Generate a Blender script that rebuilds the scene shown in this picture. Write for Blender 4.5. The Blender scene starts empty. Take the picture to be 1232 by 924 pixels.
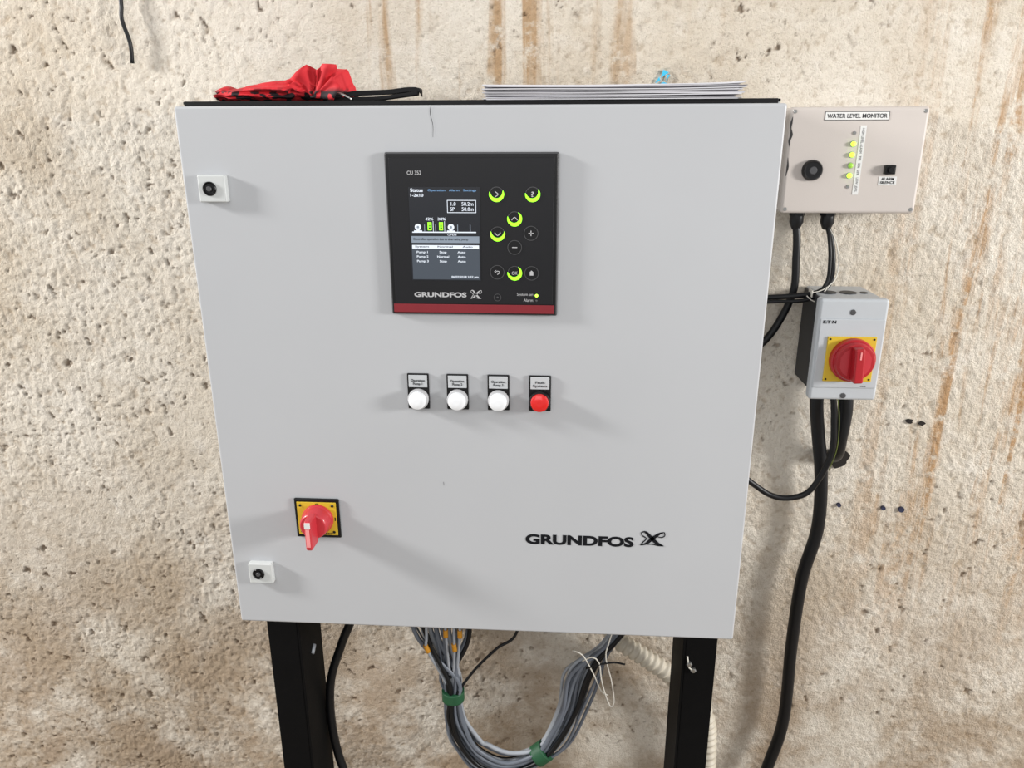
import bpy, bmesh, math, random
import numpy as np
from mathutils import Vector, Matrix, noise
random.seed(7)
S=bpy.context.scene
COL=bpy.context.collection
S.view_settings.view_transform='Standard'
S.view_settings.look='None'

def lin(c):
    return tuple(((v/255)/12.92 if v/255<=0.04045 else ((v/255+0.055)/1.055)**2.4) for v in c)+(1,)

# ------------------------------------------------------------------ materials
def mat(name, rgb, rough=0.5, metal=0.0, spec=0.5, var=0.06, scale=30, bump=0.0, bscale=200, emit=None, estr=1.0, coat=0.0):
    m=bpy.data.materials.new(name); m.use_nodes=True
    nt=m.node_tree; N=nt.nodes; L=nt.links
    b=N['Principled BSDF']
    tc=N.new('ShaderNodeTexCoord')
    nz=N.new('ShaderNodeTexNoise'); nz.inputs['Scale'].default_value=scale; nz.inputs['Detail'].default_value=4
    L.new(tc.outputs['Object'],nz.inputs['Vector'])
    mr=N.new('ShaderNodeMapRange'); mr.inputs['From Min'].default_value=.3; mr.inputs['From Max'].default_value=.7
    mr.inputs['To Min'].default_value=1-var; mr.inputs['To Max'].default_value=1+var
    L.new(nz.outputs['Fac'],mr.inputs['Value'])
    vm=N.new('ShaderNodeVectorMath'); vm.operation='SCALE'; vm.inputs[0].default_value=lin(rgb)[:3]
    L.new(mr.outputs['Result'],vm.inputs['Scale'])
    L.new(vm.outputs['Vector'],b.inputs['Base Color'])
    b.inputs['Roughness'].default_value=rough; b.inputs['Metallic'].default_value=metal
    b.inputs['Specular IOR Level'].default_value=spec
    b.inputs['Coat Weight'].default_value=coat
    if bump>0:
        n2=N.new('ShaderNodeTexNoise'); n2.inputs['Scale'].default_value=bscale; n2.inputs['Detail'].default_value=3
        L.new(tc.outputs['Object'],n2.inputs['Vector'])
        bp=N.new('ShaderNodeBump'); bp.inputs['Strength'].default_value=bump; bp.inputs['Distance'].default_value=.001
        L.new(n2.outputs['Fac'],bp.inputs['Height']); L.new(bp.outputs['Normal'],b.inputs['Normal'])
    if emit:
        b.inputs['Emission Color'].default_value=lin(emit); b.inputs['Emission Strength'].default_value=estr
    return m

M={}
M['door']=mat('door_grey_paint',(181,183,186),.42,var=.018,scale=4,bump=.05,bscale=700)
M['body']=mat('cabinet_grey_paint',(176,179,182),.5,var=.02,scale=5)
M['blacksteel']=mat('black_painted_steel',(6,6,7),.7,spec=.12,var=.2,bump=.2)
M['rubber']=mat('black_rubber',(14,14,16),.55,spec=.25,var=.15,bump=.1)
M['cable']=mat('black_cable_sheath',(11,12,15),.42,spec=.35,var=.15)
M['blackplastic']=mat('black_plastic',(14,14,16),.35,spec=.35,var=.08)
M['panel']=mat('display_black_membrane',(25,25,28),.4,spec=.3,var=.04)
M['rim']=mat('display_rim',(70,70,72),.4,var=.05)
M['redstripe']=mat('dark_red_stripe',(126,28,38),.4,var=.04)
M['latch']=mat('latch_grey_plastic',(198,201,200),.4,var=.02)
M['white']=mat('white_plastic',(218,218,216),.35,var=.02)
M['lens']=mat('white_lens',(238,240,243),.22,var=.02,coat=.4)
M['redlens']=mat('red_lens',(206,28,26),.25,var=.05,coat=.5,emit=(200,20,20),estr=.12)
M['label']=mat('label_grey',(186,189,192),.5,var=.03)
M['yellow']=mat('yellow_plate',(208,176,44),.45,var=.04)
M['redhandle']=mat('red_plastic_handle',(190,50,60),.35,var=.05,coat=.2)
M['reddial']=mat('red_plastic_dial',(168,20,32),.4,var=.05,coat=.1)
M['pinkedge']=mat('pink_highlight_and_pointer',(236,150,150),.4,var=.05)  # pink for the painted grip highlight and the isolator pointer
M['ink']=mat('black_ink',(16,18,23),.5,spec=.2,var=.05)
M['lightprint']=mat('light_print',(180,180,182),.5,var=.02)
M['chrome']=mat('steel_screw',(170,170,168),.3,metal=.9,var=.05)
M['beige']=mat('beige_enclosure',(192,184,178),.5,var=.02,scale=8,bump=.15,bscale=900)
M['isogrey']=mat('isolator_grey',(182,186,190),.42,var=.02)
M['isodark']=mat('isolator_dark_grey',(34,36,40),.5,var=.08)
M['green']=mat('green_backlit',(120,230,20),.4,emit=(150,255,40),estr=1.6)
M['led']=mat('led_lit',(180,255,80),.3,emit=(185,255,60),estr=2.0)
M['ledoff']=mat('led_unlit',(150,190,80),.3,var=.05,emit=(150,220,60),estr=.35)
M['scrdark']=mat('screen_dark',(12,13,16),.3,emit=(17,20,27),estr=1)
M['scrgrey']=mat('screen_grey',(20,22,25),.3,emit=(74,82,92),estr=.9)
M['scrmid']=mat('screen_midgrey',(20,22,25),.3,emit=(150,162,176),estr=.9)
M['scrwhite']=mat('screen_white',(60,60,60),.3,emit=(236,244,255),estr=1.05)
M['scrblue']=mat('screen_blue',(10,20,30),.3,emit=(120,165,210),estr=1)
M['wiregrey']=mat('grey_wire',(100,106,116),.42,var=.08)
M['wirelight']=mat('light_grey_wire',(154,159,166),.42,var=.06)
M['wirewhite']=mat('white_wire',(210,206,196),.5,var=.04)
M['wiretag']=mat('orange_wire_tag',(200,138,30),.5,var=.06)
M['greentape']=mat('green_tape',(28,80,50),.55,var=.1,bump=.2)
M['earth']=mat('earth_wire',(90,100,40),.5,var=.1)
M['conduit']=mat('cream_conduit',(198,190,174),.5,var=.05)
M['paper']=mat('paper_sheet',(208,207,211),.7,var=.03)
M['paper2']=mat('paper_sheet_greyed',(140,138,146),.7,var=.05)
M['cyan']=mat('cyan_paint_mark',(60,185,225),.6,var=.1)
M['navy']=mat('navy_wall_plug',(40,44,70),.5,var=.1)
M['dark']=mat('dark_hole',(28,22,18),.9,var=.2)
M['smudge']=mat('black_sealant',(30,28,28),.6,var=.2)

# ------------------------------------------------------------------ helpers
def empty(name, loc=(0,0,0)):
    e=bpy.data.objects.new(name,None); e.empty_display_size=.05; COL.objects.link(e); e.location=loc
    bpy.context.view_layer.update()
    return e
def add(me,name,parent,m):
    o=bpy.data.objects.new(name,me); COL.objects.link(o)
    if m is not None and len(me.materials)==0: me.materials.append(m)
    if parent:
        o.parent=parent; o.matrix_parent_inverse=parent.matrix_world.inverted()
    return o
def bevel(o,w,seg=3):
    if w>0:
        b=o.modifiers.new('bevel','BEVEL'); b.width=w; b.segments=seg; b.limit_method='ANGLE'
        for p in o.data.polygons: p.use_smooth=True
        o.modifiers.new('wn','WEIGHTED_NORMAL').keep_sharp=True
def box(name,x0,x1,y0,y1,z0,z1,m,parent=None,bev=0.0,seg=3):
    v=[(x0,y0,z0),(x1,y0,z0),(x1,y1,z0),(x0,y1,z0),(x0,y0,z1),(x1,y0,z1),(x1,y1,z1),(x0,y1,z1)]
    f=[(0,1,5,4),(1,2,6,5),(2,3,7,6),(3,0,4,7),(4,5,6,7),(3,2,1,0)]
    me=bpy.data.meshes.new(name); me.from_pydata(v,[],f)
    o=add(me,name,parent,m); bevel(o,bev,seg); return o
def lathe(name,cx,cz,prof,m,parent=None,n=40,smooth=True,axis='Y'):
    v=[];f=[]
    for r,y in prof:
        for i in range(n):
            a=2*math.pi*i/n
            if axis=='Y': v.append((cx+r*math.cos(a),y,cz+r*math.sin(a)))
            else: v.append((cx+r*math.cos(a),cz+r*math.sin(a),y))
    k=len(prof)
    for j in range(k-1):
        for i in range(n):
            f.append((j*n+i,j*n+(i+1)%n,(j+1)*n+(i+1)%n,(j+1)*n+i))
    f.append(tuple(range(n))[::-1]); f.append(tuple((k-1)*n+i for i in range(n)))
    me=bpy.data.meshes.new(name); me.from_pydata(v,[],f)
    bm=bmesh.new(); bm.from_mesh(me); bmesh.ops.recalc_face_normals(bm,faces=bm.faces); bm.to_mesh(me); bm.free()
    o=add(me,name,parent,m)
    if smooth:
        for p in me.polygons: p.use_smooth=len(p.vertices)==4
        es=o.modifiers.new('es','EDGE_SPLIT'); es.split_angle=math.radians(40)
    return o
def cyl(name,cx,cz,y0,y1,r,m,parent=None,ch=None,n=40):
    c=ch if ch is not None else min(.0008,r*.15)
    return lathe(name,cx,cz,[(r-c,y0),(r,y0+c),(r,y1)],m,parent,n)
def catmull(P,step=.006):
    P=[Vector(p) for p in P]
    Q=[P[0]*2-P[1]]+P+[P[-1]*2-P[-2]]
    out=[]
    for i in range(1,len(Q)-2):
        a,b,c,d=Q[i-1],Q[i],Q[i+1],Q[i+2]
        n=max(2,int((c-b).length/step))
        for k in range(n):
            t=k/n
            out.append(.5*((2*b)+(c-a)*t+(2*a-5*b+4*c-d)*t*t+(3*b-a-3*c+d)*t**3))
    out.append(P[-1]); return out
def tube_geo(P,r,n=12,step=.006,rf=None):
    C=catmull(P,step); v=[];f=[]
    T=(C[1]-C[0]).normalized(); A=T.orthogonal().normalized()
    for i,c in enumerate(C):
        t=(C[min(i+1,len(C)-1)]-C[max(i-1,0)]).normalized()
        A=(A-t*A.dot(t)).normalized(); Bn=t.cross(A)
        rr=rf(i) if rf else r
        for k in range(n):
            a=2*math.pi*k/n; v.append(c+(A*math.cos(a)+Bn*math.sin(a))*rr)
    for i in range(len(C)-1):
        for k in range(n):
            f.append((i*n+k,i*n+(k+1)%n,(i+1)*n+(k+1)%n,(i+1)*n+k))
    f.append(tuple(range(n))[::-1]); f.append(tuple((len(C)-1)*n+k for k in range(n)))
    return v,f
def tube(name,P,r,m,parent=None,n=12,step=.006,rf=None):
    v,f=tube_geo(P,r,n,step,rf)
    me=bpy.data.meshes.new(name); me.from_pydata([tuple(a) for a in v],[],f)
    for p in me.polygons: p.use_smooth=len(p.vertices)==4
    return add(me,name,parent,m)
def text(name,body,x0,x1,z0,z1,y,m,parent,off=0.0,align='CENTER',rot=False,fit=True):
    c=bpy.data.curves.new(name,'FONT'); c.body=body; c.size=1; c.extrude=.01; c.offset=off; c.align_x=align; c.resolution_u=4
    o=bpy.data.objects.new(name,c); COL.objects.link(o)
    dg=bpy.context.evaluated_depsgraph_get(); dg.update()
    me=bpy.data.meshes.new_from_object(o.evaluated_get(dg)); bpy.data.objects.remove(o)
    xs=[v.co.x for v in me.vertices]; ys=[v.co.y for v in me.vertices]
    ax,bx,ay,by=min(xs),max(xs),min(ys),max(ys)
    for v in me.vertices:
        u=(v.co.x-ax)/(bx-ax); w=(v.co.y-ay)/(by-ay); d=v.co.z
        if rot: u,w=w,1-u
        v.co=(x0+u*(x1-x0), y-(.0002 if d>0 else -.0002), z0+w*(z1-z0))
    me.materials.clear(); return add(me,name,parent,m)
def poly(name,pts,y,m,parent,th=.0004):
    n=len(pts); v=[(x,y-th,z) for x,z in pts]+[(x,y,z) for x,z in pts]
    f=[tuple(range(n)),tuple(range(2*n-1,n-1,-1))]+[(i,(i+n),(i+1)%n+n,(i+1)%n) for i in range(n)]
    me=bpy.data.meshes.new(name); me.from_pydata(v,[],f)
    bm=bmesh.new(); bm.from_mesh(me); bmesh.ops.recalc_face_normals(bm,faces=bm.faces); bm.to_mesh(me); bm.free()
    return add(me,name,parent,m)
def stroke(name,pts,ws,y,m,parent,th=.0004):
    C=catmull([(p[0],0,p[1]) for p in pts],.0015); n=len(C); L=[];R=[]
    for i,c in enumerate(C):
        t=(C[min(i+1,n-1)]-C[max(i-1,0)]).normalized(); nn=Vector((-t.z,0,t.x))
        s=i/(n-1)*(len(ws)-1); k=min(int(s),len(ws)-2); w=ws[k]*(1-(s-k))+ws[k+1]*(s-k)
        L.append(c+nn*w/2); R.append(c-nn*w/2)
    v=[];f=[]
    for a,b in zip(L,R): v+= [(a.x,y-th,a.z),(b.x,y-th,b.z)]
    for i in range(n-1): f.append((2*i,2*i+1,2*i+3,2*i+2))
    me=bpy.data.meshes.new(name); me.from_pydata(v,[],f); return add(me,name,parent,m)

# ------------------------------------------------------------------ wall material
def wall_material():
    m=bpy.data.materials.new('rough_pitted_plaster'); m.use_nodes=True
    nt=m.node_tree; N=nt.nodes; L=nt.links; b=N['Principled BSDF']
    tc=N.new('ShaderNodeTexCoord'); O=tc.outputs['Object']
    sep=N.new('ShaderNodeSeparateXYZ'); L.new(O,sep.inputs[0])
    def attr(n):
        a=N.new('ShaderNodeAttribute'); a.attribute_name=n; return a.outputs['Fac']
    def noi(scale,det=4,rough=.5,vec=None,dist=0):
        n=N.new('ShaderNodeTexNoise'); n.inputs['Scale'].default_value=scale; n.inputs['Detail'].default_value=det
        n.inputs['Roughness'].default_value=rough; n.inputs['Distortion'].default_value=dist
        L.new(vec or O,n.inputs['Vector']); return n.outputs['Fac']
    def mp(s,loc=(0,0,0),rot=(0,0,0)):
        k=N.new('ShaderNodeMapping'); k.inputs['Scale'].default_value=s; k.inputs['Location'].default_value=loc; k.inputs['Rotation'].default_value=rot
        L.new(O,k.inputs['Vector']); return k.outputs['Vector']
    def rng(v,a,b_,c=0,d=1):
        k=N.new('ShaderNodeMapRange'); k.interpolation_type='SMOOTHSTEP'
        for nme,x in (('From Min',a),('From Max',b_),('To Min',c),('To Max',d)): k.inputs[nme].default_value=x
        L.new(v,k.inputs['Value']); return k.outputs['Result']
    def mth(op,a,b_=None):
        k=N.new('ShaderNodeMath'); k.operation=op
        for i,x in enumerate((a,b_)):
            if x is None: continue
            if isinstance(x,(int,float)): k.inputs[i].default_value=x
            else: L.new(x,k.inputs[i])
        return k.outputs[0]
    def mix(f,a,b_,mode='MIX'):
        k=N.new('ShaderNodeMix'); k.data_type='RGBA'; k.blend_type=mode
        if isinstance(f,(int,float)): k.inputs[0].default_value=f
        else: L.new(f,k.inputs[0])
        for i,x in ((6,a),(7,b_)):
            if isinstance(x,tuple): k.inputs[i].default_value=x
            else: L.new(x,k.inputs[i])
        return k.outputs[2]
    base=mix(rng(noi(3.0,5,.6),.35,.68),lin((229,221,208)),lin((211,199,181)))
    base=mix(mth('MULTIPLY',rng(noi(18,5,.65),.5,.75),.5),base,lin((236,230,221)))
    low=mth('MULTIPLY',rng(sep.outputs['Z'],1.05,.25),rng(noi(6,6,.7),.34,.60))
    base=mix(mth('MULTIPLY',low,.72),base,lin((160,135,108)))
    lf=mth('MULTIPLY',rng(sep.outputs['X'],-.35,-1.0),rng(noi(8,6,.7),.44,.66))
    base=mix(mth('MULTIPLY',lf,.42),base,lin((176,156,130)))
    # rust / damp streaks
    st=rng(noi(1,6,.7,mp((17,1,1.0)),.5),.44,.60)
    rightm=mth('MULTIPLY',rng(sep.outputs['X'],.60,.78),rng(sep.outputs['Z'],.40,.95))
    brk=rng(noi(34,4,.7),.32,.56)
    base=mix(mth('MULTIPLY',mth('MULTIPLY',mth('MULTIPLY',st,rightm),brk),.82),base,lin((176,130,76)))
    st2=rng(noi(1,4,.6,mp((24,1,1.2),(3.3,0,0)),.4),.50,.66)
    topm=mth('MULTIPLY',rng(sep.outputs['Z'],1.48,1.62),mth('MULTIPLY',rng(sep.outputs['X'],-.38,-.18),rng(sep.outputs['X'],.45,0.08)))
    base=mix(mth('MULTIPLY',mth('MULTIPLY',mth('MULTIPLY',st2,topm),rng(noi(30,4,.7),.28,.50)),.78),base,lin((172,132,82)))
    fine=noi(260,4,.75)
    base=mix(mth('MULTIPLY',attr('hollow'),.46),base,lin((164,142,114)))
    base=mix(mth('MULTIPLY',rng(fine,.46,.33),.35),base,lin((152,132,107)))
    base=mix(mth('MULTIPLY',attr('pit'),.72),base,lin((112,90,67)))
    L.new(base,b.inputs['Base Color'])
    b.inputs['Roughness'].default_value=.92; b.inputs['Specular IOR Level'].default_value=.12
    h=mth('ADD',mth('MULTIPLY',noi(150,4,.7),.7),mth('MULTIPLY',fine,.6))
    bp=N.new('ShaderNodeBump'); bp.inputs['Strength'].default_value=1; bp.inputs['Distance'].default_value=.0055
    L.new(h,bp.inputs['Height']); L.new(bp.outputs['Normal'],b.inputs['Normal'])
    return m
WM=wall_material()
# ------------------------------------------------------------------ wall (real relief) + floor
def perlin(x,z,seed):
    r=np.random.default_rng(seed); T=r.uniform(0,2*np.pi,(256,256))
    xi=np.floor(x).astype(int); zi=np.floor(z).astype(int); xf=x-xi; zf=z-zi
    def g(a,b,dx,dz):
        t=T[a&255,b&255]; return np.cos(t)*dx+np.sin(t)*dz
    u=xf*xf*xf*(xf*(xf*6-15)+10); w=zf*zf*zf*(zf*(zf*6-15)+10)
    n00=g(xi,zi,xf,zf); n10=g(xi+1,zi,xf-1,zf); n01=g(xi,zi+1,xf,zf-1); n11=g(xi+1,zi+1,xf-1,zf-1)
    return ((n00*(1-u)+n10*u)*(1-w)+(n01*(1-u)+n11*u)*w)*1.5
def sstep(v,a,b):
    t=np.clip((v-a)/(b-a),0,1); return t*t*(3-2*t)
xs=np.concatenate([np.arange(-2.5,-1.25,.03),np.arange(-1.25,1.25,.0028),np.arange(1.25,2.51,.03)])
zs=np.concatenate([np.arange(0,.08,.02),np.arange(.08,1.80,.0028),np.arange(1.80,2.9,.03)])
X,Z=np.meshgrid(xs,zs)
a=.5; Xr=X*math.cos(a)+Z*math.sin(a); Zr=-X*math.sin(a)+Z*math.cos(a)
und=.5*perlin(X*3,Z*3,1)+.3*perlin(X*9,Z*9,2)
lump=perlin(X*38,Z*38,3)*.45+perlin(Xr*90,Zr*66,4)*.7+perlin(X*170,Z*170,5)*.55
zone=sstep(perlin(X*2.2,Z*2.2,6)+.25*perlin(X*8,Z*8,7)+.55*np.abs(X)-.25*(Z-1.0),-.25,.35)
pitzone=.30+.70*sstep(perlin(X*3,Z*3,10)+.35*perlin(X*9,Z*9,15)-.35*X-.15*(Z-1),-.30,.25)
pv=perlin(Xr*62,Zr*38,8)+.35*perlin(X*150,Z*150,9)
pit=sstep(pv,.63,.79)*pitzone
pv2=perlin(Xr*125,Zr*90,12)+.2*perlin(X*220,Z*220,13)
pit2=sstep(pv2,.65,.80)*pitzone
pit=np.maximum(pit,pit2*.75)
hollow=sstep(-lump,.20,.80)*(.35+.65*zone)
Yw=.2845-.0022*und-.0018*lump*(.55+.65*zone)+.0034*pit
nr,nc=X.shape
co=np.stack([X,Yw,Z],-1).reshape(-1,3)
idx=np.arange(nr*nc).reshape(nr,nc)
q=np.stack([idx[:-1,:-1],idx[:-1,1:],idx[1:,1:],idx[1:,:-1]],-1).reshape(-1,4)
me=bpy.data.meshes.new('wall_back')
me.vertices.add(len(co)); me.vertices.foreach_set('co',co.astype(np.float32).ravel())
me.loops.add(q.size); me.loops.foreach_set('vertex_index',q.astype(np.int32).ravel())
me.polygons.add(len(q)); me.polygons.foreach_set('loop_start',np.arange(0,q.size,4,dtype=np.int32))
me.update(calc_edges=True); me.validate()
me.polygons.foreach_set('use_smooth',np.ones(len(me.polygons),dtype=bool))
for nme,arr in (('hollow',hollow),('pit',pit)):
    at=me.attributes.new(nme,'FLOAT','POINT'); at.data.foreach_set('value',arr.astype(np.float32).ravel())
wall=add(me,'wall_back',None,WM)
so=wall.modifiers.new('solid','SOLIDIFY'); so.thickness=.2; so.offset=-1
fm=mat('concrete_floor',(128,118,105),.85,var=.15,scale=6,bump=.6,bscale=60)
box('floor',-2.5,2.5,-3.0,.5,-.1,0,fm)

# ------------------------------------------------------------------ cabinet
cab=empty('electrical_control_cabinet',(0,.12,1.15))
box('door',-.4,.4,0,.016,.749,1.55,M['door'],cab,.0035,4)
box('door_gasket',-.392,.392,.0155,.024,.757,1.5565,M['rubber'],cab,.001)
box('body',-.397,.397,.0235,.27,.752,1.553,M['body'],cab,.003)
box('top_sheet',-.397,.397,.0235,.27,1.5525,1.5562,M['blacksteel'],cab,.001)
for x in (-.25,.25): box('wall_bracket',x-.03,x+.03,.268,.285,.80,.84,M['blacksteel'],cab,.001)
for x,z in ((-.3555,1.4445),(-.3525,.847)):
    box('latch_block',x-.019,x+.019,-.011,.0005,z-.018,z+.018,M['latch'],cab,.002)
    lathe('latch_socket',x-.003,z,[(.0068,-.0112),(.0085,-.0135),(.0095,-.0125),(.0095,-.010)],M['blackplastic'],cab)
    cyl('latch_key_hole',x-.003,z,-.0145,-.0112,.0035,M['rim'],cab)
stroke('door_scratch',[(-.054,1.5495),(-.0555,1.54),(-.0525,1.525),(-.053,1.510)],[.0008,.0006,.0003],-.0002,M['ink'],cab)
stroke('door_nick',[(-.0545,1.012),(-.054,1.006)],[.0006,.0006],-.0002,M['rim'],cab)
text('door_lettering','GRUNDFOS',.070,.236,.910,.9275,-.0003,M['ink'],cab,off=.045)
def logo(x0,x1,z0,z1,y,m,par):
    w=x1-x0; h=z1-z0; P=lambda a,b:(x0+a*w,z0+b*h)
    stroke('logo_stroke',[P(.0,.90),P(.18,.97),P(.42,.60),P(.70,.18),P(.98,.0)],[.03*w,.12*w,.17*w,.14*w,.03*w],y,m,par)
    stroke('logo_stroke',[P(.98,.98),P(.78,.86),P(.48,.48),P(.25,.15),P(.0,.0)],[.03*w,.12*w,.17*w,.12*w,.03*w],y,m,par)
    stroke('logo_arc',[P(.02,.93),P(.05,.72),P(.24,.50),P(.12,.25),P(.0,.02)],[.04*w,.05*w,.05*w,.05*w,.04*w],y,m,par)
    stroke('logo_arc',[P(.98,.98),P(1.0,.72),P(.85,.60),P(.70,.66)],[.04*w,.05*w,.05*w,.03*w],y,m,par)
    stroke('logo_arc',[P(.30,.08),P(.5,.10),P(.75,.02),P(.98,.0)],[.04*w,.05*w,.05*w,.04*w],y,m,par)
logo(.246,.282,.914,.938,-.0003,M['ink'],cab)

# ------------------------------------------------------------------ display unit
du=empty('pump_controller_display',(0,-.004,1.38))
box('bezel',-.1185,.1135,-.0065,.0,1.273,1.4915,M['rim'],du,.0025)
box('membrane_frame',-.1165,.1115,-.0085,-.006,1.275,1.4895,M['blackplastic'],du,.0015)
box('membrane',-.112,.107,-.0092,-.008,1.2895,1.4845,M['panel'],du,.0006)
box('red_stripe',-.1145,.1095,-.0093,-.008,1.2765,1.2885,M['redstripe'],du,.0006)
Y=-.0092
text('model_lettering','CU 352',-.088,-.069,1.463,1.468,Y,M['lightprint'],du,off=.01)
text('brand_lettering','GRUNDFOS',-.085,-.012,1.2985,1.3055,Y,M['lightprint'],du,off=.04)
logo(-.006,.009,1.297,1.309,Y,M['lightprint'],du)
text('system_on_lettering','System on',.058,.080,1.3005,1.3055,Y,M['lightprint'],du)
text('alarm_lettering','Alarm',.067,.080,1.2935,1.2975,Y,M['lightprint'],du)
cyl('status_led',.085,1.302,Y-.0006,Y,.0022,M['led'],du,n=16)
cyl('alarm_led',.085,1.295,Y-.0006,Y,.0014,M['rim'],du,n=16)
box('screen_glass',-.087,.0085,-.0096,-.009,1.322,1.447,M['scrdark'],du)
SY=-.0097
def sr(n,x0,x1,z0,z1,m,dy=0): return box(n,x0,x1,SY-.0002-dy,SY-dy,z0,z1,m,du)
sr('screen_lower',-.0855,.007,1.3235,1.3655,M['scrgrey'])
sr('screen_band',-.0855,.007,1.3735,1.3825,M['scrmid'],.0001)
text('screen_tab','Status',-.0845,-.0675,1.4408,1.4455,SY,M['scrwhite'],du,off=.02)
text('screen_tabs','Operation   Alarm   Settings',-.061,.004,1.4408,1.4445,SY,M['scrblue'],du,off=.01)
text('screen_line','1-2x10',-.0845,-.067,1.4345,1.4385,SY,M['scrwhite'],du,off=.02)
for a in ((-.0355,.0035,1.4295,1.4303),(-.0355,.0035,1.4135,1.4143),(-.0355,-.0347,1.4135,1.4303),(.0027,.0035,1.4135,1.4303)):
    sr('screen_value_frame',*a,M['scrwhite'])
text('screen_value','1.0    50.2m\nSP     50.0m',-.0315,.0000,1.4160,1.4277,SY,M['scrwhite'],du,off=.01)
for x in (-.076,-.031):
    cyl('screen_pump_icon',x,1.3945,SY-.0004,SY,.0044,M['scrwhite'],du,n=20)
    cyl('screen_pump_icon_core',x,1.3945,SY-.0006,SY,.0018,M['scrmid'],du,n=20)
    sr('screen_pump_foot',x-.0055,x+.0055,1.3885,1.3902,M['scrwhite'])
for x in (-.060,-.0445):
    sr('screen_pump_bar',x-.0026,x+.0026,1.3905,1.4010,M['green'],.0001)
    sr('screen_pump_slot',x-.0014,x+.0014,1.3920,1.3997,M['scrdark'],.0003)
    for dz in (1.3945,1.3970): sr('screen_pump_slat',x-.0014,x+.0014,dz,dz+.0008,M['green'],.0005)
    sr('screen_pump_frame',x+.0045,x+.0052,1.3885,1.4025,M['scrwhite'])
sr('screen_pipe_line',-.084,.003,1.3870,1.3885,M['scrwhite'])
for x in (-.067,-.052,-.022,-.005): sr('screen_tick',x-.0005,x+.0005,1.3885,1.398,M['scrmid'])
text('screen_pressure','42%   38%',-.066,-.038,1.4035,1.4072,SY,M['scrwhite'],du,off=.01)
text('screen_open','OPEN',-.036,-.024,1.3833,1.3860,SY,M['scrwhite'],du,off=.0)
text('screen_message','Controller operation due to alternating pump',-.083,-.008,1.3760,1.3803,SY-.0003,M['scrdark'],du,off=.02)
sr('screen_row_highlight',-.085,.0065,1.3656,1.3704,M['scrwhite'],.0001)
text('screen_row','System      Normal       Auto',-.081,-.002,1.3666,1.3696,SY-.0004,M['scrdark'],du,off=.02)
for i,t in enumerate(('Pump 1          Stop          Auto','Pump 2        Normal        Auto','Pump 3          Stop          Auto')):
    z=1.3605-i*.0062
    text('screen_row',t,-.079,-.012,z-.002,z+.002,SY-.0002,M['scrwhite'],du,off=.015)
text('screen_date','06/07/2018 2:52 pm',-.032,.005,1.3252,1.3286,SY-.0002,M['scrwhite'],du,off=.015)
def ring(name,cx,cz,r,w,a0,a1,y,m,par,taper=True):
    n=36; v=[];f=[]
    for i in range(n+1):
        t=i/n; a=math.radians(a0+(a1-a0)*t); ww=w*(math.sin(math.pi*t)**.6 if taper else 1)+.00015
        v.append((cx+r*math.cos(a),y-.0005,cz+r*math.sin(a))); v.append((cx+(r-ww)*math.cos(a),y-.0005,cz+(r-ww)*math.sin(a)))
    for i in range(n): f.append((2*i,2*i+1,2*i+3,2*i+2))
    me=bpy.data.meshes.new(name); me.from_pydata(v,[],f); return add(me,name,par,m)
keys=[(.031,1.438,'>',1,-200,30),(.079,1.438,'?',1,-190,40),(.055,1.406,'^',1,-200,60),(.032,1.386,'v',1,-200,20),(.055,1.333,'OK',1,-190,60),
      (.077,1.387,'+',0,0,0),(.055,1.368,'-',0,0,0),(.031,1.334,'<',0,0,0),(.078,1.333,'h',0,0,0)]
for x,z,s,g,a0,a1 in keys:
    r=.0098
    cyl('key_pad',x,z,Y-.0006,Y,r,M['blackplastic'],du,n=32)
    ring('key_ring',x,z,r,.0007,0,360,Y-.0003,M['rim'],du,False)
    if g: ring('key_glow',x,z,r+.0002,.0047,a0,a1,Y-.0005,M['green'],du)
    gm=M['lightprint']; yy=Y-.0008
    if s=='>': stroke('key_mark',[(x-.002,z+.0035),(x+.0022,z),(x-.002,z-.0035)],[.0011,.0011],yy,gm,du)
    elif s=='^': stroke('key_mark',[(x-.004,z-.0018),(x,z+.0022),(x+.004,z-.0018)],[.0011,.0011],yy,gm,du)
    elif s=='v': stroke('key_mark',[(x-.004,z+.0018),(x,z-.0022),(x+.004,z+.0018)],[.0011,.0011],yy,gm,du)
    elif s in('+','-'):
        box('key_mark',x-.0035,x+.0035,yy-.0003,yy,z-.0006,z+.0006,gm,du)
        if s=='+': box('key_mark',x-.0006,x+.0006,yy-.0003,yy,z-.0035,z+.0035,gm,du)
    elif s=='<':
        stroke('key_mark',[(x-.003,z+.001),(x+.002,z+.0015),(x+.003,z-.001),(x,z-.003)],[.001,.001],yy,gm,du)
        poly('key_mark',[(x-.0042,z+.001),(x-.0015,z+.0032),(x-.0015,z-.0012)],yy,gm,du)
    elif s=='h': poly('key_mark',[(x-.0035,z+.0005),(x,z+.0038),(x+.0035,z+.0005),(x+.0024,z+.0005),(x+.0024,z-.003),(x-.0024,z-.003),(x-.0024,z+.0005)],yy,gm,du)
    elif s=='?': text('key_mark','?',x-.0022,x+.0022,z-.0035,z+.0035,yy,gm,du,off=.02)
    else: text('key_mark','OK',x-.0040,x+.0040,z-.0023,z+.0023,yy,M['lightprint'],du,off=.01)
ring('contrast_key',.031,1.299,.0052,.0006,0,360,Y,M['rim'],du,False)
cyl('contrast_mark',.031,1.299,Y-.0006,Y,.0012,M['rim'],du,n=12)

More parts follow.
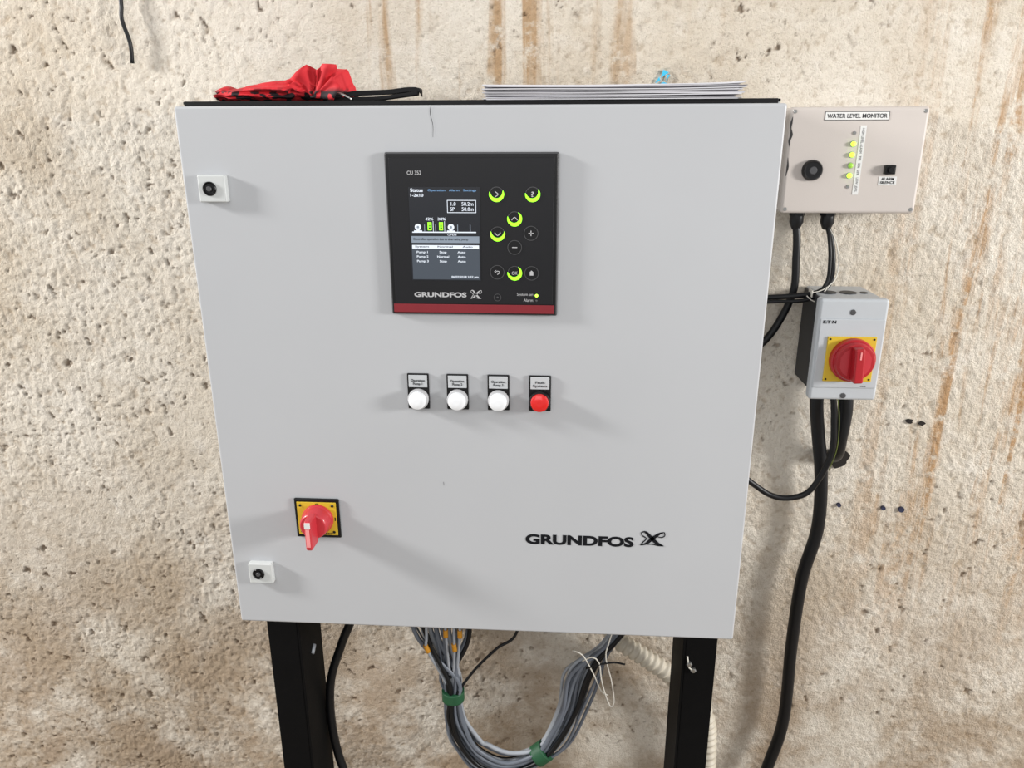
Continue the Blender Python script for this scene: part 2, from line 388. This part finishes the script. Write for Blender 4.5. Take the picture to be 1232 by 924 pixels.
# ------------------------------------------------------------------ indicator lights
for i,x in enumerate((-.0865,-.0290,.0305,.0905)):
    e=empty('indicator_light' ,(x,0,1.15))
    box('holder',x-.0158,x+.0158,-.0035,.0,1.1305,1.1845,M['blackplastic'],e,.0012)
    box('label_plate',x-.0135,x+.0135,-.0045,-.003,1.1640,1.1825,M['label'],e,.0005)
    text('label_text',('Operation\nPump %d'%(i+1)) if i<3 else 'Fault\nSystem',x-.010,x+.010,1.1665,1.1765,-.0047,M['ink'],e,off=.005)
    lathe('bezel',x,1.1465,[(.0125,-.0115),(.0140,-.0112),(.0152,-.009),(.0152,-.003)],M['lightprint'] if i<3 else M['blackplastic'],e)
    m=M['lens'] if i<3 else M['redlens']
    lathe('lens',x,1.1465,[(.004,-.0195),(.0095,-.0190),(.0122,-.0175),(.0130,-.014),(.0132,-.010)],m,e)

# ------------------------------------------------------------------ rotary switch on door
rs=empty('rotary_main_switch',(-.253,0,.945))
box('mounting_plate',-.289,-.2185,-.004,.0,.912,.979,M['blackplastic'],rs,.002)
box('yellow_plate',-.2845,-.223,-.0052,-.0035,.9175,.9735,M['yellow'],rs,.0005)
for x in (-.279,-.2285):
    for z in (.923,.968): cyl('plate_screw',x,z,-.0062,-.005,.0022,M['blackplastic'],rs,n=16)
cx,cz=-.2525,.9455
text('off_mark','O',cx-.003,cx+.003,.9665,.9720,-.0053,M['ink'],rs,off=.02)
text('on_mark','I',-.226,-.2245,cz-.003,cz+.003,-.0053,M['ink'],rs,off=.02)
text('plate_print','OFF     RESET',-.275,-.2305,.9185,.9215,-.0053,M['ink'],rs,off=.02)
lathe('dial_collar',cx,cz,[(.0235,-.012),(.0245,-.0105),(.0245,-.005)],M['redhandle'],rs)
lathe('dial',cx,cz,[(.0185,-.032),(.0205,-.0305),(.0215,-.027),(.0235,-.011)],M['redhandle'],rs)
o=box('handle_grip',cx-.0065,cx+.0065,-.056,-.028,cz-.0265,cz+.0225,M['redhandle'],rs,.003,4)
for vtx in o.data.vertices:
    if vtx.co.y<-.04: vtx.co.x=cx+(vtx.co.x-cx)*.75; vtx.co.z-=.001
box('grip_edge_highlight',cx-.0028,cx+.0028,-.0567,-.0558,cz-.021,cz+.009,M['pinkedge'],rs,.0003)  # pale strip paints a highlight down the front edge of the grip
box('pointer_mark',cx-.0042,cx+.0042,-.0570,-.050,cz+.0095,cz+.0195,M['white'],rs,.0008)

# ------------------------------------------------------------------ water level monitor
wm=empty('water_level_monitor_box',(.565,.25,1.47))
box('base',.464,.668,.238,.2815,1.392,1.549,M['beige'],wm,.004,4)
box('lid',.463,.669,.219,.237,1.391,1.550,M['beige'],wm,.005,4)
box('seam',.466,.666,.2365,.2385,1.394,1.547,M['rim'],wm)
for x in (.4695,.6625):
    for z in (1.3975,1.5435): cyl('lid_screw',x,z,.2182,.220,.003,M['chrome'],wm,n=16)
y=.219
box('title_label',.514,.610,y-.0006,y,1.5305,1.5430,M['ink'],wm)
box('title_label_face',.515,.609,y-.0009,y-.0004,1.5313,1.5422,M['white'],wm)
text('title_text','WATER LEVEL MONITOR',.5175,.6065,1.5337,1.5400,y-.001,M['ink'],wm,off=.012)
lathe('sounder_ring',.504,1.457,[(.0115,y-.008),(.0135,y-.0085),(.0155,y-.005),(.0158,y)],M['blackplastic'],wm)
cyl('sounder_core',.504,1.457,y-.0088,y-.0075,.006,M['rim'],wm)
for z,k in ((1.512,0),(1.496,1),(1.480,1),(1.464,2),(1.449,1),(1.432,0)):
    if k==0: cyl('panel_screw',.5615,z,y-.0015,y,.0026,M['chrome'],wm,n=16)
    else:
        m=M['led'] if k==1 else M['ledoff']
        lathe('led_collar',.5615,z,[(.0042,y-.0012),(.0046,y-.0008),(.0046,y)],M['chrome'],wm,n=20)
        lathe('led_dome',.5615,z,[(.0008,y-.006),(.0026,y-.0052),(.0037,y-.0035),(.0039,y-.0005)],m,wm,n=20)
box('scale_label',.5695,.5785,y-.0006,y,1.420,1.523,M['white'],wm)
text('scale_text','HIGH LEVEL ALARM   75%   50%   25%   LOW LEVEL',.5725,.5760,1.424,1.519,y-.0007,M['rim'],wm,rot=True)
box('silence_switch',.612,.628,y-.009,y,1.451,1.465,M['blackplastic'],wm,.0015)
cyl('silence_button',.620,1.458,y-.013,y-.008,.0048,M['blackplastic'],wm,n=24)
box('silence_label',.607,.634,y-.0006,y,1.4345,1.4475,M['white'],wm)
text('silence_text','ALARM\nSILENCE',.6095,.6315,1.4365,1.4460,y-.0007,M['ink'],wm,off=.02)
for x in (.4985,.5475):
    lathe('gland_nut',x,.252,[(.0125,1.392),(.0125,1.384)],M['blackplastic'],wm,n=6,smooth=False,axis='Z')
    lathe('gland_body',x,.252,[(.0105,1.385),(.0112,1.374),(.008,1.366),(.006,1.362)],M['blackplastic'],wm,n=20,axis='Z')
stroke('sealant_smear',[(.4665,1.536),(.4650,1.522),(.4670,1.510),(.4648,1.500),(.4665,1.492)],[.0005,.0035,.0015,.0045,.0030,.0008],.2188,M['smudge'],wm)
stroke('sealant_smear',[(.4655,1.476),(.4665,1.462),(.4650,1.448)],[.0005,.0035,.0008],.2188,M['smudge'],wm)

# ------------------------------------------------------------------ isolator
iso=empty('rotary_isolator_switch',(.575,.22,1.18))
x0,x1,z0,z1=.5225,.6285,1.0995,1.2665
box('base',x0+.013,x1-.002,.182,.2815,z0+.003,z1-.003,M['isogrey'],iso,.003)
box('base_side',x0+.010,x0+.014,.180,.281,z0+.006,z1-.006,M['isodark'],iso,.001)  # dark panel on the left side only, the base itself is grey
box('cover',x0,x1,.160,.181,z0,z1,M['isogrey'],iso,.005,4)
box('cover_raised_face',x0+.003,x1-.003,.1575,.161,1.121,1.235,M['isogrey'],iso,.002)
for x in (.553,.585,.610): lathe('top_knockout',x,.222,[(.0005,z1-.0015),(.013 if x<.6 else .006,z1-.0016),(.013 if x<.6 else .006,z1-.005)],M['isodark'],iso,n=24,axis='Z')
for x,z in ((.5745,1.2455),(.5765,1.1075)):
    lathe('cover_screw',x,z,[(.0035,.1585),(.0045,.159),(.0045,.161)],M['rim'],iso,n=20)
text('maker_lettering','E:T\u00b7N',.530,.550,1.2275,1.2325,.1572,M['ink'],iso,off=.03)
text('rating_print','P3-63',.601,.609,1.1235,1.1255,.1572,M['rim'],iso)
box('yellow_plate',.5395,.6150,.1545,.158,1.1330,1.2070,M['yellow'],iso,.001)
for x in (.5435,.611):
    for z in (1.137,1.203): cyl('plate_rivet',x,z,.1538,.155,.0016,M['ink'],iso,n=12)
cx,cz=.5795,1.1705
lathe('dial_base',cx,cz,[(.0325,.143),(.0345,.145),(.0348,.155)],M['reddial'],iso,n=56)
lathe('dial',cx,cz,[(.0255,.134),(.029,.1345),(.0305,.137),(.0315,.144)],M['reddial'],iso,n=56)
for sx in (-1,1):
    poly('dial_recess',[(cx+sx*(.0105),cz-.022),(cx+sx*(.0105),cz+.022),(cx+sx*.018,cz+.0175),(cx+sx*.0235,cz+.008),(cx+sx*.0235,cz-.008),(cx+sx*.018,cz-.0175)],.1342,M['redhandle'],iso,.0004)
o=box('dial_grip',cx-.0075,cx+.0075,.116,.136,cz-.029,cz+.027,M['reddial'],iso,.003,4)
o.data.transform(Matrix.Translation((cx,0,cz))@Matrix.Rotation(math.radians(-3),4,'Y')@Matrix.Translation((-cx,0,-cz)))
box('grip_pointer',cx-.0012,cx+.0012,.1154,.117,cz+.010,cz+.022,M['pinkedge'],iso)
for x in (.560,.608): lathe('gland',x,.235,[(.014,z0+.004),(.014,z0-.006),(.0115,z0-.012)],M['blackplastic'],iso,n=16,axis='Z')

# ------------------------------------------------------------------ cables on the right
mc=empty('monitor_power_cable',(.5,.25,1.3))
tube('sheath',[(.4985,.252,1.372),(.502,.250,1.345),(.504,.250,1.315),(.5065,.252,1.262),(.492,.255,1.213),(.469,.255,1.173),(.430,.255,1.135),(.403,.255,1.100),(.399,.255,1.09)],.0062,M['cable'],mc)
sc_=empty('sensor_cable',(.53,.25,1.3))
tube('sheath',[(.5475,.252,1.372),(.556,.247,1.345),(.561,.242,1.315),(.559,.236,1.279),(.540,.232,1.262),(.512,.230,1.257),(.468,.232,1.253),(.399,.232,1.250)],.0045,M['cable'],sc_)
tube('wire_black',[(.5475,.25,1.372),(.551,.236,1.340),(.5535,.232,1.31),(.551,.230,1.277),(.525,.224,1.252),(.468,.225,1.247),(.399,.225,1.243)],.003,M['cable'],sc_)
tube('wire_white',[(.5475,.254,1.372),(.560,.236,1.345),(.5675,.234,1.315),(.565,.230,1.285),(.545,.224,1.268),(.525,.224,1.262)],.0009,M['wirewhite'],sc_,n=8)
tube('wire_white',[(.520,.223,1.258),(.532,.220,1.249),(.545,.222,1.262),(.555,.226,1.275)],.0009,M['wirewhite'],sc_,n=8)
box('cable_tie',.527,.5295,.222,.240,1.251,1.267,M['wirewhite'],sc_,.001)
fc=empty('isolator_feed_cable',(.58,.24,.6))
tube('sheath',[(.560,.235,1.093),(.563,.237,1.06),(.574,.245,1.01),(.592,.250,.916),(.597,.25,.815),(.581,.25,.709),(.578,.25,.561),(.581,.25,.382),(.560,.245,.267),(.52,.235,.10),(.50,.22,.0)],.0115,M['cable'],fc,n=16)
ic=empty('isolator_to_wall_cable',(.61,.25,1.0))
tube('sheath',[(.608,.235,1.093),(.612,.236,1.05),(.611,.240,1.00),(.615,.256,.966),(.620,.288,.945)],.0125,M['cable'],ic,n=16)
lc=empty('isolator_to_cabinet_cable',(.5,.22,.95))
tube('sheath',[(.578,.212,1.100),(.586,.212,1.05),(.590,.214,.98),(.566,.218,.912),(.535,.222,.892),(.500,.222,.895),(.465,.222,.917),(.399,.220,.968)],.0052,M['cable'],lc)
tube('earth_wire',[(.583,.207,1.100),(.593,.207,1.05),(.597,.209,.995),(.590,.214,.95)],.0009,M['earth'],lc,n=8)
wh=empty('cable_entry_hole',(.625,.285,.95))
pts=[]
for i in range(18):
    a=2*math.pi*i/18; pts.append((.628+math.cos(a)*.022*random.uniform(.75,1.2),.945+math.sin(a)*.019*random.uniform(.75,1.2)))
poly('hole_shadow',pts,.2835,M['dark'],wh,.0025)
for x,z,r in ((.723,.846,.0040),(.756,.844,.0052),(.642,.850,.0040)):
    e=empty('wall_plug',(x,.28,z))
    lathe('plug_collar',x,z,[(r*.55,.2805),(r,.280),(r*1.05,.290)],M['navy'],e,n=14)
for x,z in ((.766,1.016),(.744,1.020)):
    e=empty('broken_anchor_hole',(x,.28,z))
    poly('cavity',[(x+math.cos(a)*.006*random.uniform(.6,1.4),z+math.sin(a)*.004*random.uniform(.6,1.4)) for a in [k*math.pi/5 for k in range(10)]],.2835,M['dark'],e,.0022)
hc=empty('hanging_black_cord',(-.595,.27,1.7))
tube('cord',[(-.612,.276,1.95),(-.600,.274,1.80),(-.597,.272,1.719),(-.599,.270,1.690),(-.592,.272,1.655),(-.594,.274,1.624)],.0034,M['cable'],hc,n=8)
cm=empty('blue_chalk_mark',(.27,.28,1.59))
for pts in ([(.262,1.588),(.270,1.592),(.268,1.598)],[(.270,1.596),(.283,1.604),(.274,1.608)],[(.264,1.583),(.275,1.590),(.281,1.588),(.272,1.584)],[(.279,1.592),(.285,1.600),(.281,1.601)]):
    poly('mark',pts,.2825,M['cyan'],cm,.002)

# ------------------------------------------------------------------ posts
def post(xo0,xo1,inner):
    e=empty('steel_support_post',((xo0+xo1)/2,.13,.35))
    box('front_flange',xo0,xo1,.080,.086,0.006,.7515,M['blacksteel'],e,.001)
    xi=xo1 if inner>0 else xo0
    box('side_flange',xi-.003,xi+.003,.080,.188,0.006,.7515,M['blacksteel'],e,.001)
    box('foot_plate',xo0-.012,xo1+.002,.06,.19,0,.007,M['blacksteel'],e,.001)
    return e
e=post(-.393,-.338,1)
tube('slot_rim',[(-.3348,.128,.590),(-.3348,.142,.600)],.0042,M['wirelight'],e,n=12)
e=post(.341,.395,-1)
for x,z in ((.350,.640),(.3575,.628)): lathe('bolt_head',x,z,[(.0035,.074),(.005,.0755),(.005,.080)],M['chrome'],e,n=6,smooth=False)
tube('cable_tie_tail',[(.346,.079,.655),(.350,.076,.634),(.360,.077,.626)],.0015,M['wirewhite'],e,n=6)

# ------------------------------------------------------------------ cable bundle under the cabinet
cb=empty('control_cable_bundle',(0,.15,.5))
G,Lg,K=M['wiregrey'],M['wirelight'],M['cable']
mats=[G,Lg,G,Lg,Lg,G,Lg,K,G,Lg,G,K,G,Lg,G,K,Lg,G,G,Lg]
for i,m in enumerate(mats):
    a=i*2.399; rr=.0165*math.sqrt((i+.5)/len(mats)); ox,oy=rr*math.cos(a),rr*math.sin(a)
    def R(s=1): return random.uniform(-1,1)*.006*s
    sx=-.150+.112*((i*5)%18)/17
    sp=random.uniform(.8,1.7)
    P=[(sx,.15+oy,.752),(sx+R(.3),.15+oy,.69),(sx*.75-.020+R(1),.15+oy,.62),(-.076+ox*1.1+R(),.15+oy,.535),(-.075+ox,.15+oy,.494),
       (-.073+ox*1.3+R(),.15+oy,.44),(-.058+ox*1.6*sp,.15+oy,.385+R(1)),(-.025+ox*.9,.15+oy,.342+ox*1.8*sp),(.025+ox*.4,.15+oy,.325+ox*1.7*sp),(.092-ox*.5,.152+oy,.358+ox*1.1),
       (.128-ox*1.4+R(),.154+oy,.402+ox*1.0),(.152-ox*1.7+R(),.156+oy,.47+ox*.2),(.166-ox*2.1+R(),.157+oy,.54),(.188-ox*2.1+R(),.158+oy,.585-ox),(.222-ox*1.6,.160+oy,.622-ox*1.4),(.245-ox,.16+oy,.67),(.245-ox,.16+oy,.752)]
    tube('wire_%d'%(i+1),P,random.choice((.0030,.0036,.0042)),m,cb,n=10,step=.01)
def wrap(c,t,w,r,m,par,nm):
    c=Vector(c); t=Vector(t).normalized(); P=[c-t*w/2,c,c+t*w/2]
    tube(nm,P,r,m,par,n=20,step=.003)
wrap((-.075,.15,.494),(0,0,1),.022,.0215,M['greentape'],cb,'green_tape_wrap')
wrap((.095,.152,.362),(1,0,.9),.026,.0215,M['greentape'],cb,'green_tape_wrap')
for x,z,t in ((-.118,.61,(.35,0,-1)),(-.082,.645,(.0,0,-1)),(-.056,.645,(0,0,-1)),(-.067,.615,(0.1,0,-1))):
    wrap((x,.130,z),t,.016,.0045,M['wiretag'],cb,'wire_tag')
    tube('tagged_wire',[(x,.14,.752),(x+.000,.132,z+.03),(x,.130,z),(x*.5-.0375,.140,.55),(-.075,.142,.50)],.0028,M['wirelight'],cb,n=8)
tube('black_wire_loose',[(.062,.15,.752),(.047,.148,.640),(.010,.145,.605),(-.03,.142,.560),(-.060,.138,.515),(-.068,.134,.49)],.0028,M['cable'],cb,n=8)
tube('thin_wire_left',[(-.17,.17,.752),(-.155,.168,.66),(-.12,.165,.58),(-.088,.16,.52)],.0020,M['wiregrey'],cb,n=8)
tube('loose_white_wire',[(.168,.125,.60),(.185,.122,.612),(.198,.122,.60),(.203,.122,.565),(.212,.122,.53),(.222,.122,.505),(.228,.122,.515),(.222,.122,.56),(.21,.125,.61),(.215,.13,.64),(.235,.15,.70)],.0013,M['wirewhite'],cb,n=6)
tube('loose_white_wire',[(.150,.125,.622),(.168,.122,.615),(.188,.125,.575),(.205,.125,.535),(.217,.125,.528)],.0013,M['wirewhite'],cb,n=6)
tube('loose_dark_wire',[(.175,.125,.585),(.20,.122,.597),(.225,.125,.60),(.245,.125,.597)],.0017,M['cable'],cb,n=6)
cd=empty('corrugated_conduit',(.35,.21,.4))
tube('conduit',[(.205,.225,.752),(.209,.225,.655),(.232,.225,.585),(.282,.225,.545),(.335,.225,.507),(.385,.225,.455),(.420,.225,.40),(.430,.225,.30),(.432,.225,.15),(.432,.225,.0)],.013,M['conduit'],cd,n=18,step=.0024,
     rf=lambda i:.0165+.0026*math.sin(i*1.05))
lb=empty('motor_cable',(-.3,.17,.4))
tube('sheath',[(-.255,.17,.752),(-.262,.17,.66),(-.290,.17,.585),(-.318,.17,.50),(-.326,.172,.41),(-.318,.17,.32),(-.292,.16,.22),(-.28,.15,.08),(-.28,.15,.0)],.0085,M['cable'],lb,n=14)

# ------------------------------------------------------------------ papers on top
pp=empty('stack_of_papers',(.18,.13,1.563))
z=1.5562
for k in range(15):
    nxp,nyp=30,8; v=[];f=[]
    xa=.012+random.uniform(-.001,.006); xb=.350+random.uniform(-.012,.002); yo=.012+random.uniform(-.002,.007); rot=random.uniform(-.008,.008)
    c1=.0028*(k/14)**2
    th=random.choice((.0007,.0012,.0009)); ph=random.uniform(0,6)
    for s in (0,1):
        for j in range(nyp+1):
            for i in range(nxp+1):
                u=i/nxp; w=j/nyp; x=xa+(xb-xa)*u; y=yo+.215*w+(u-.5)*rot
                zz=z+(0 if s==0 else th)+c1*((2*u-1)**4 if u>.5 else .2*(2*u-1)**4)+(.0003*math.sin(u*8+ph)+.0003 if k>0 else 0)
                v.append((x,y,zz))
    n1=(nxp+1)*(nyp+1)
    for j in range(nyp):
        for i in range(nxp):
            a=j*(nxp+1)+i; f.append((a,a+nxp+1,a+nxp+2,a+1)); f.append((a+n1,a+1+n1,a+nxp+2+n1,a+nxp+1+n1))
    for i in range(nxp):
        f.append((i,i+1,i+1+n1,i+n1)); a=nyp*(nxp+1)+i; f.append((a+1,a,a+n1,a+1+n1))
    for j in range(nyp):
        a=j*(nxp+1); f.append((a+nxp+1,a,a+n1,a+nxp+1+n1)); a+=nxp; f.append((a,a+nxp+1,a+nxp+1+n1,a+n1))
    me=bpy.data.meshes.new('sheet'); me.from_pydata(v,[],f)
    add(me,'sheet',pp,M['paper2'] if k in (3,7,11) else M['paper'])
    z+=th+random.choice((.0001,.0001,.0008))

# ------------------------------------------------------------------ red bandana
def bandana_mat():
    m=mat('red_bandana_cloth',(214,36,44),.75,var=.1)
    nt=m.node_tree; N=nt.nodes; L=nt.links; b=N['Principled BSDF']
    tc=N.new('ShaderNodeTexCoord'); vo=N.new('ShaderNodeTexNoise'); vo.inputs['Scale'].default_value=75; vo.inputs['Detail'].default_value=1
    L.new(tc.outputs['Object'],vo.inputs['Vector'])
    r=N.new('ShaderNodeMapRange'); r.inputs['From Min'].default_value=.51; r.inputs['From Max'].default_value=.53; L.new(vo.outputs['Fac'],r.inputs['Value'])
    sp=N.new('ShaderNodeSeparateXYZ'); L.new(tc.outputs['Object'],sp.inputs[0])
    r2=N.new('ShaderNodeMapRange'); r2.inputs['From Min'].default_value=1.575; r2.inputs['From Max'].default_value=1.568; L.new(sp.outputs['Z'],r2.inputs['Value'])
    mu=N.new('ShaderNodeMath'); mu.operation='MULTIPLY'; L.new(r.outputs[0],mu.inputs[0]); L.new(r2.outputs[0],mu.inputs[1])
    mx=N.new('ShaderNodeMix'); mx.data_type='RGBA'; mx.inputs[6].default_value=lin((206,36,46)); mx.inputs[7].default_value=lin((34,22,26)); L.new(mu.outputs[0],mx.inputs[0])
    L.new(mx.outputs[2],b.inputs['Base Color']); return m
BM=bandana_mat()
bd=empty('red_bandana',(-.28,.08,1.57))
def interp(u,K):
    for (a,p),(b,q) in zip(K,K[1:]):
        if u<=b: t=(u-a)/(b-a); t=t*t*(3-2*t); return p+(q-p)*t
    return K[-1][1]
HK=[(0,.018),(.04,.022),(.12,.018),(.30,.024),(.50,.029),(.60,.031),(.66,.044),(.70,.037),(.74,.044),(.80,.036),(.86,.044),(.93,.043),(.97,.022),(1,.006)]
nu,nv=220,96; v=[];f=[]
for i in range(nu+1):
    u=i/nu; x=-.364+.176*u
    H=interp(u,HK)
    W=.030+.018*math.sin(math.pi*min(1,u*1.05+.08))
    for j in range(nv):
        a=2*math.pi*j/nv; ca,sa=math.cos(a),math.sin(a)
        dd=Vector((x*16+sa*1.4,ca*1.5,sa*1.1))
        cr=1-abs(noise.noise(dd))*2.2
        cr+=.35*(1-abs(noise.noise(dd*2.3+Vector((3,1,2))))*2)
        fold=1+.26*(cr-.55)
        h=.5+.5*sa
        yy=.080+W*ca*fold*(1.0-.35*h); zz=1.5562+H*(h**.8)*(1+.10*(cr-.6)*(1-h))
        lean=.016*max(0,(u-.6)/.4)*h
        v.append((x+lean+.007*noise.noise(Vector((ca*1.5,sa*1.5,u*9))),yy,zz))
for i in range(nu):
    for j in range(nv):
        f.append((i*nv+j,i*nv+(j+1)%nv,(i+1)*nv+(j+1)%nv,(i+1)*nv+j))
f.append(tuple(range(nv))[::-1]); f.append(tuple(nu*nv+j for j in range(nv)))
me=bpy.data.meshes.new('crumpled_cloth'); me.from_pydata(v,[],f)
bm=bmesh.new(); bm.from_mesh(me); bmesh.ops.recalc_face_normals(bm,faces=bm.faces); bm.to_mesh(me); bm.free()
for p in me.polygons: p.use_smooth=True
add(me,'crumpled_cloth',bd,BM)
def ear(name,root,tips,yo,amp=.010):
    v=[];f=[];n=len(tips)*4-4
    for i in range(n+1):
        t=i/n*(len(tips)-1); k=min(int(t),len(tips)-2); q=t-k
        tx=tips[k][0]*(1-q)+tips[k+1][0]*q; tz=tips[k][1]*(1-q)+tips[k+1][1]*q
        for s in range(7):
            w=s/6; fo=math.sin(i*math.pi/4)*amp*w
            v.append((root[0]+(tx-root[0])*w, yo+fo+.004*math.sin(w*4), root[1]+(tz-root[1])*w))
    for i in range(n):
        for s in range(6): a=i*7+s; f.append((a,a+1,a+8,a+7))
    me=bpy.data.meshes.new(name); me.from_pydata(v,[],f)
    for p in me.polygons: p.use_smooth=True
    o=add(me,name,bd,BM); m=o.modifiers.new('s','SOLIDIFY'); m.thickness=.0012; return o
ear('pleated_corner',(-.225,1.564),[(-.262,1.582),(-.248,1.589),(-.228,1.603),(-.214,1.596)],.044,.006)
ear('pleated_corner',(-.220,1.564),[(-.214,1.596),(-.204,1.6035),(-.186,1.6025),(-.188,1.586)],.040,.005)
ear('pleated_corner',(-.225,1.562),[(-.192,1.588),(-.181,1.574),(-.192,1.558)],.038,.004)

# ------------------------------------------------------------------ black strap
sg=empty('black_strap',(-.14,.07,1.565))
def strap(name,P,w,th,m):
    C=catmull(P,.005); v=[];f=[]
    for i,c in enumerate(C):
        for dy,dz in ((-w/2,-th/2),(w/2,-th/2),(w/2,th/2),(-w/2,th/2)): v.append((c.x,c.y+dy,c.z+dz))
    for i in range(len(C)-1):
        for k in range(4): f.append((i*4+k,i*4+(k+1)%4,(i+1)*4+(k+1)%4,(i+1)*4+k))
    f.append((3,2,1,0)); n=len(C)-1; f.append((n*4,n*4+1,n*4+2,n*4+3))
    me=bpy.data.meshes.new(name); me.from_pydata(v,[],f); o=add(me,name,sg,m); bevel(o,.0012); return o
strap('strap_upper',[(-.200,.06,1.560),(-.175,.06,1.566),(-.150,.06,1.5675),(-.120,.06,1.5685),(-.092,.06,1.5715),(-.078,.06,1.5700),(-.077,.06,1.5655)],.016,.0060,M['rubber'])
strap('strap_lower',[(-.205,.055,1.5590),(-.170,.055,1.5595),(-.135,.055,1.5600),(-.100,.055,1.5640),(-.080,.055,1.5665)],.014,.0055,M['rubber'])
tube('metal_loop',[(-.205,.045,1.561),(-.192,.044,1.567),(-.180,.044,1.564),(-.170,.044,1.5585)],.0018,M['chrome'],sg,n=8)

# ------------------------------------------------------------------ light
W=bpy.data.worlds.new('overcast'); S.world=W; W.use_nodes=True
bg=W.node_tree.nodes['Background']; bg.inputs[0].default_value=(.985,.985,.99,1); bg.inputs[1].default_value=.50
def area(name,loc,tgt,sx,sy,pw,col):
    l=bpy.data.lights.new(name,'AREA'); l.shape='RECTANGLE'; l.size=sx; l.size_y=sy; l.energy=pw; l.color=col
    o=bpy.data.objects.new(name,l); COL.objects.link(o); o.location=loc
    o.rotation_euler=(Vector(tgt)-Vector(loc)).to_track_quat('-Z','Y').to_euler(); return o
area('daylight_opening_left',(-3.4,-.68,2.60),(-.2,.0,1.0),.40,.50,165,(1,.985,.96))
area('daylight_opening_right',(2.9,-1.0,1.75),(.1,.1,1.1),.5,.5,88,(1,.985,.96))
area('daylight_front',(-.4,-2.9,2.3),(.0,.2,1.0),2.4,1.8,25,(.98,.985,1))  # broad weak area light behind the camera, out of view

# ------------------------------------------------------------------ camera
cam=bpy.data.cameras.new('camera'); co=bpy.data.objects.new('camera',cam); COL.objects.link(co)
cam.sensor_width=36; cam.lens=934/1232*36; cam.clip_start=.01
r=Vector((.9977,.06747,-.00337)); u=Vector((-.01805,.3142,.9492)); b=Vector((.0651,-.94696,.3147))
co.matrix_world=Matrix(((r.x,u.x,b.x,.123),(r.y,u.y,b.y,-1.0616),(r.z,u.z,b.z,1.523),(0,0,0,1)))
S.camera=co
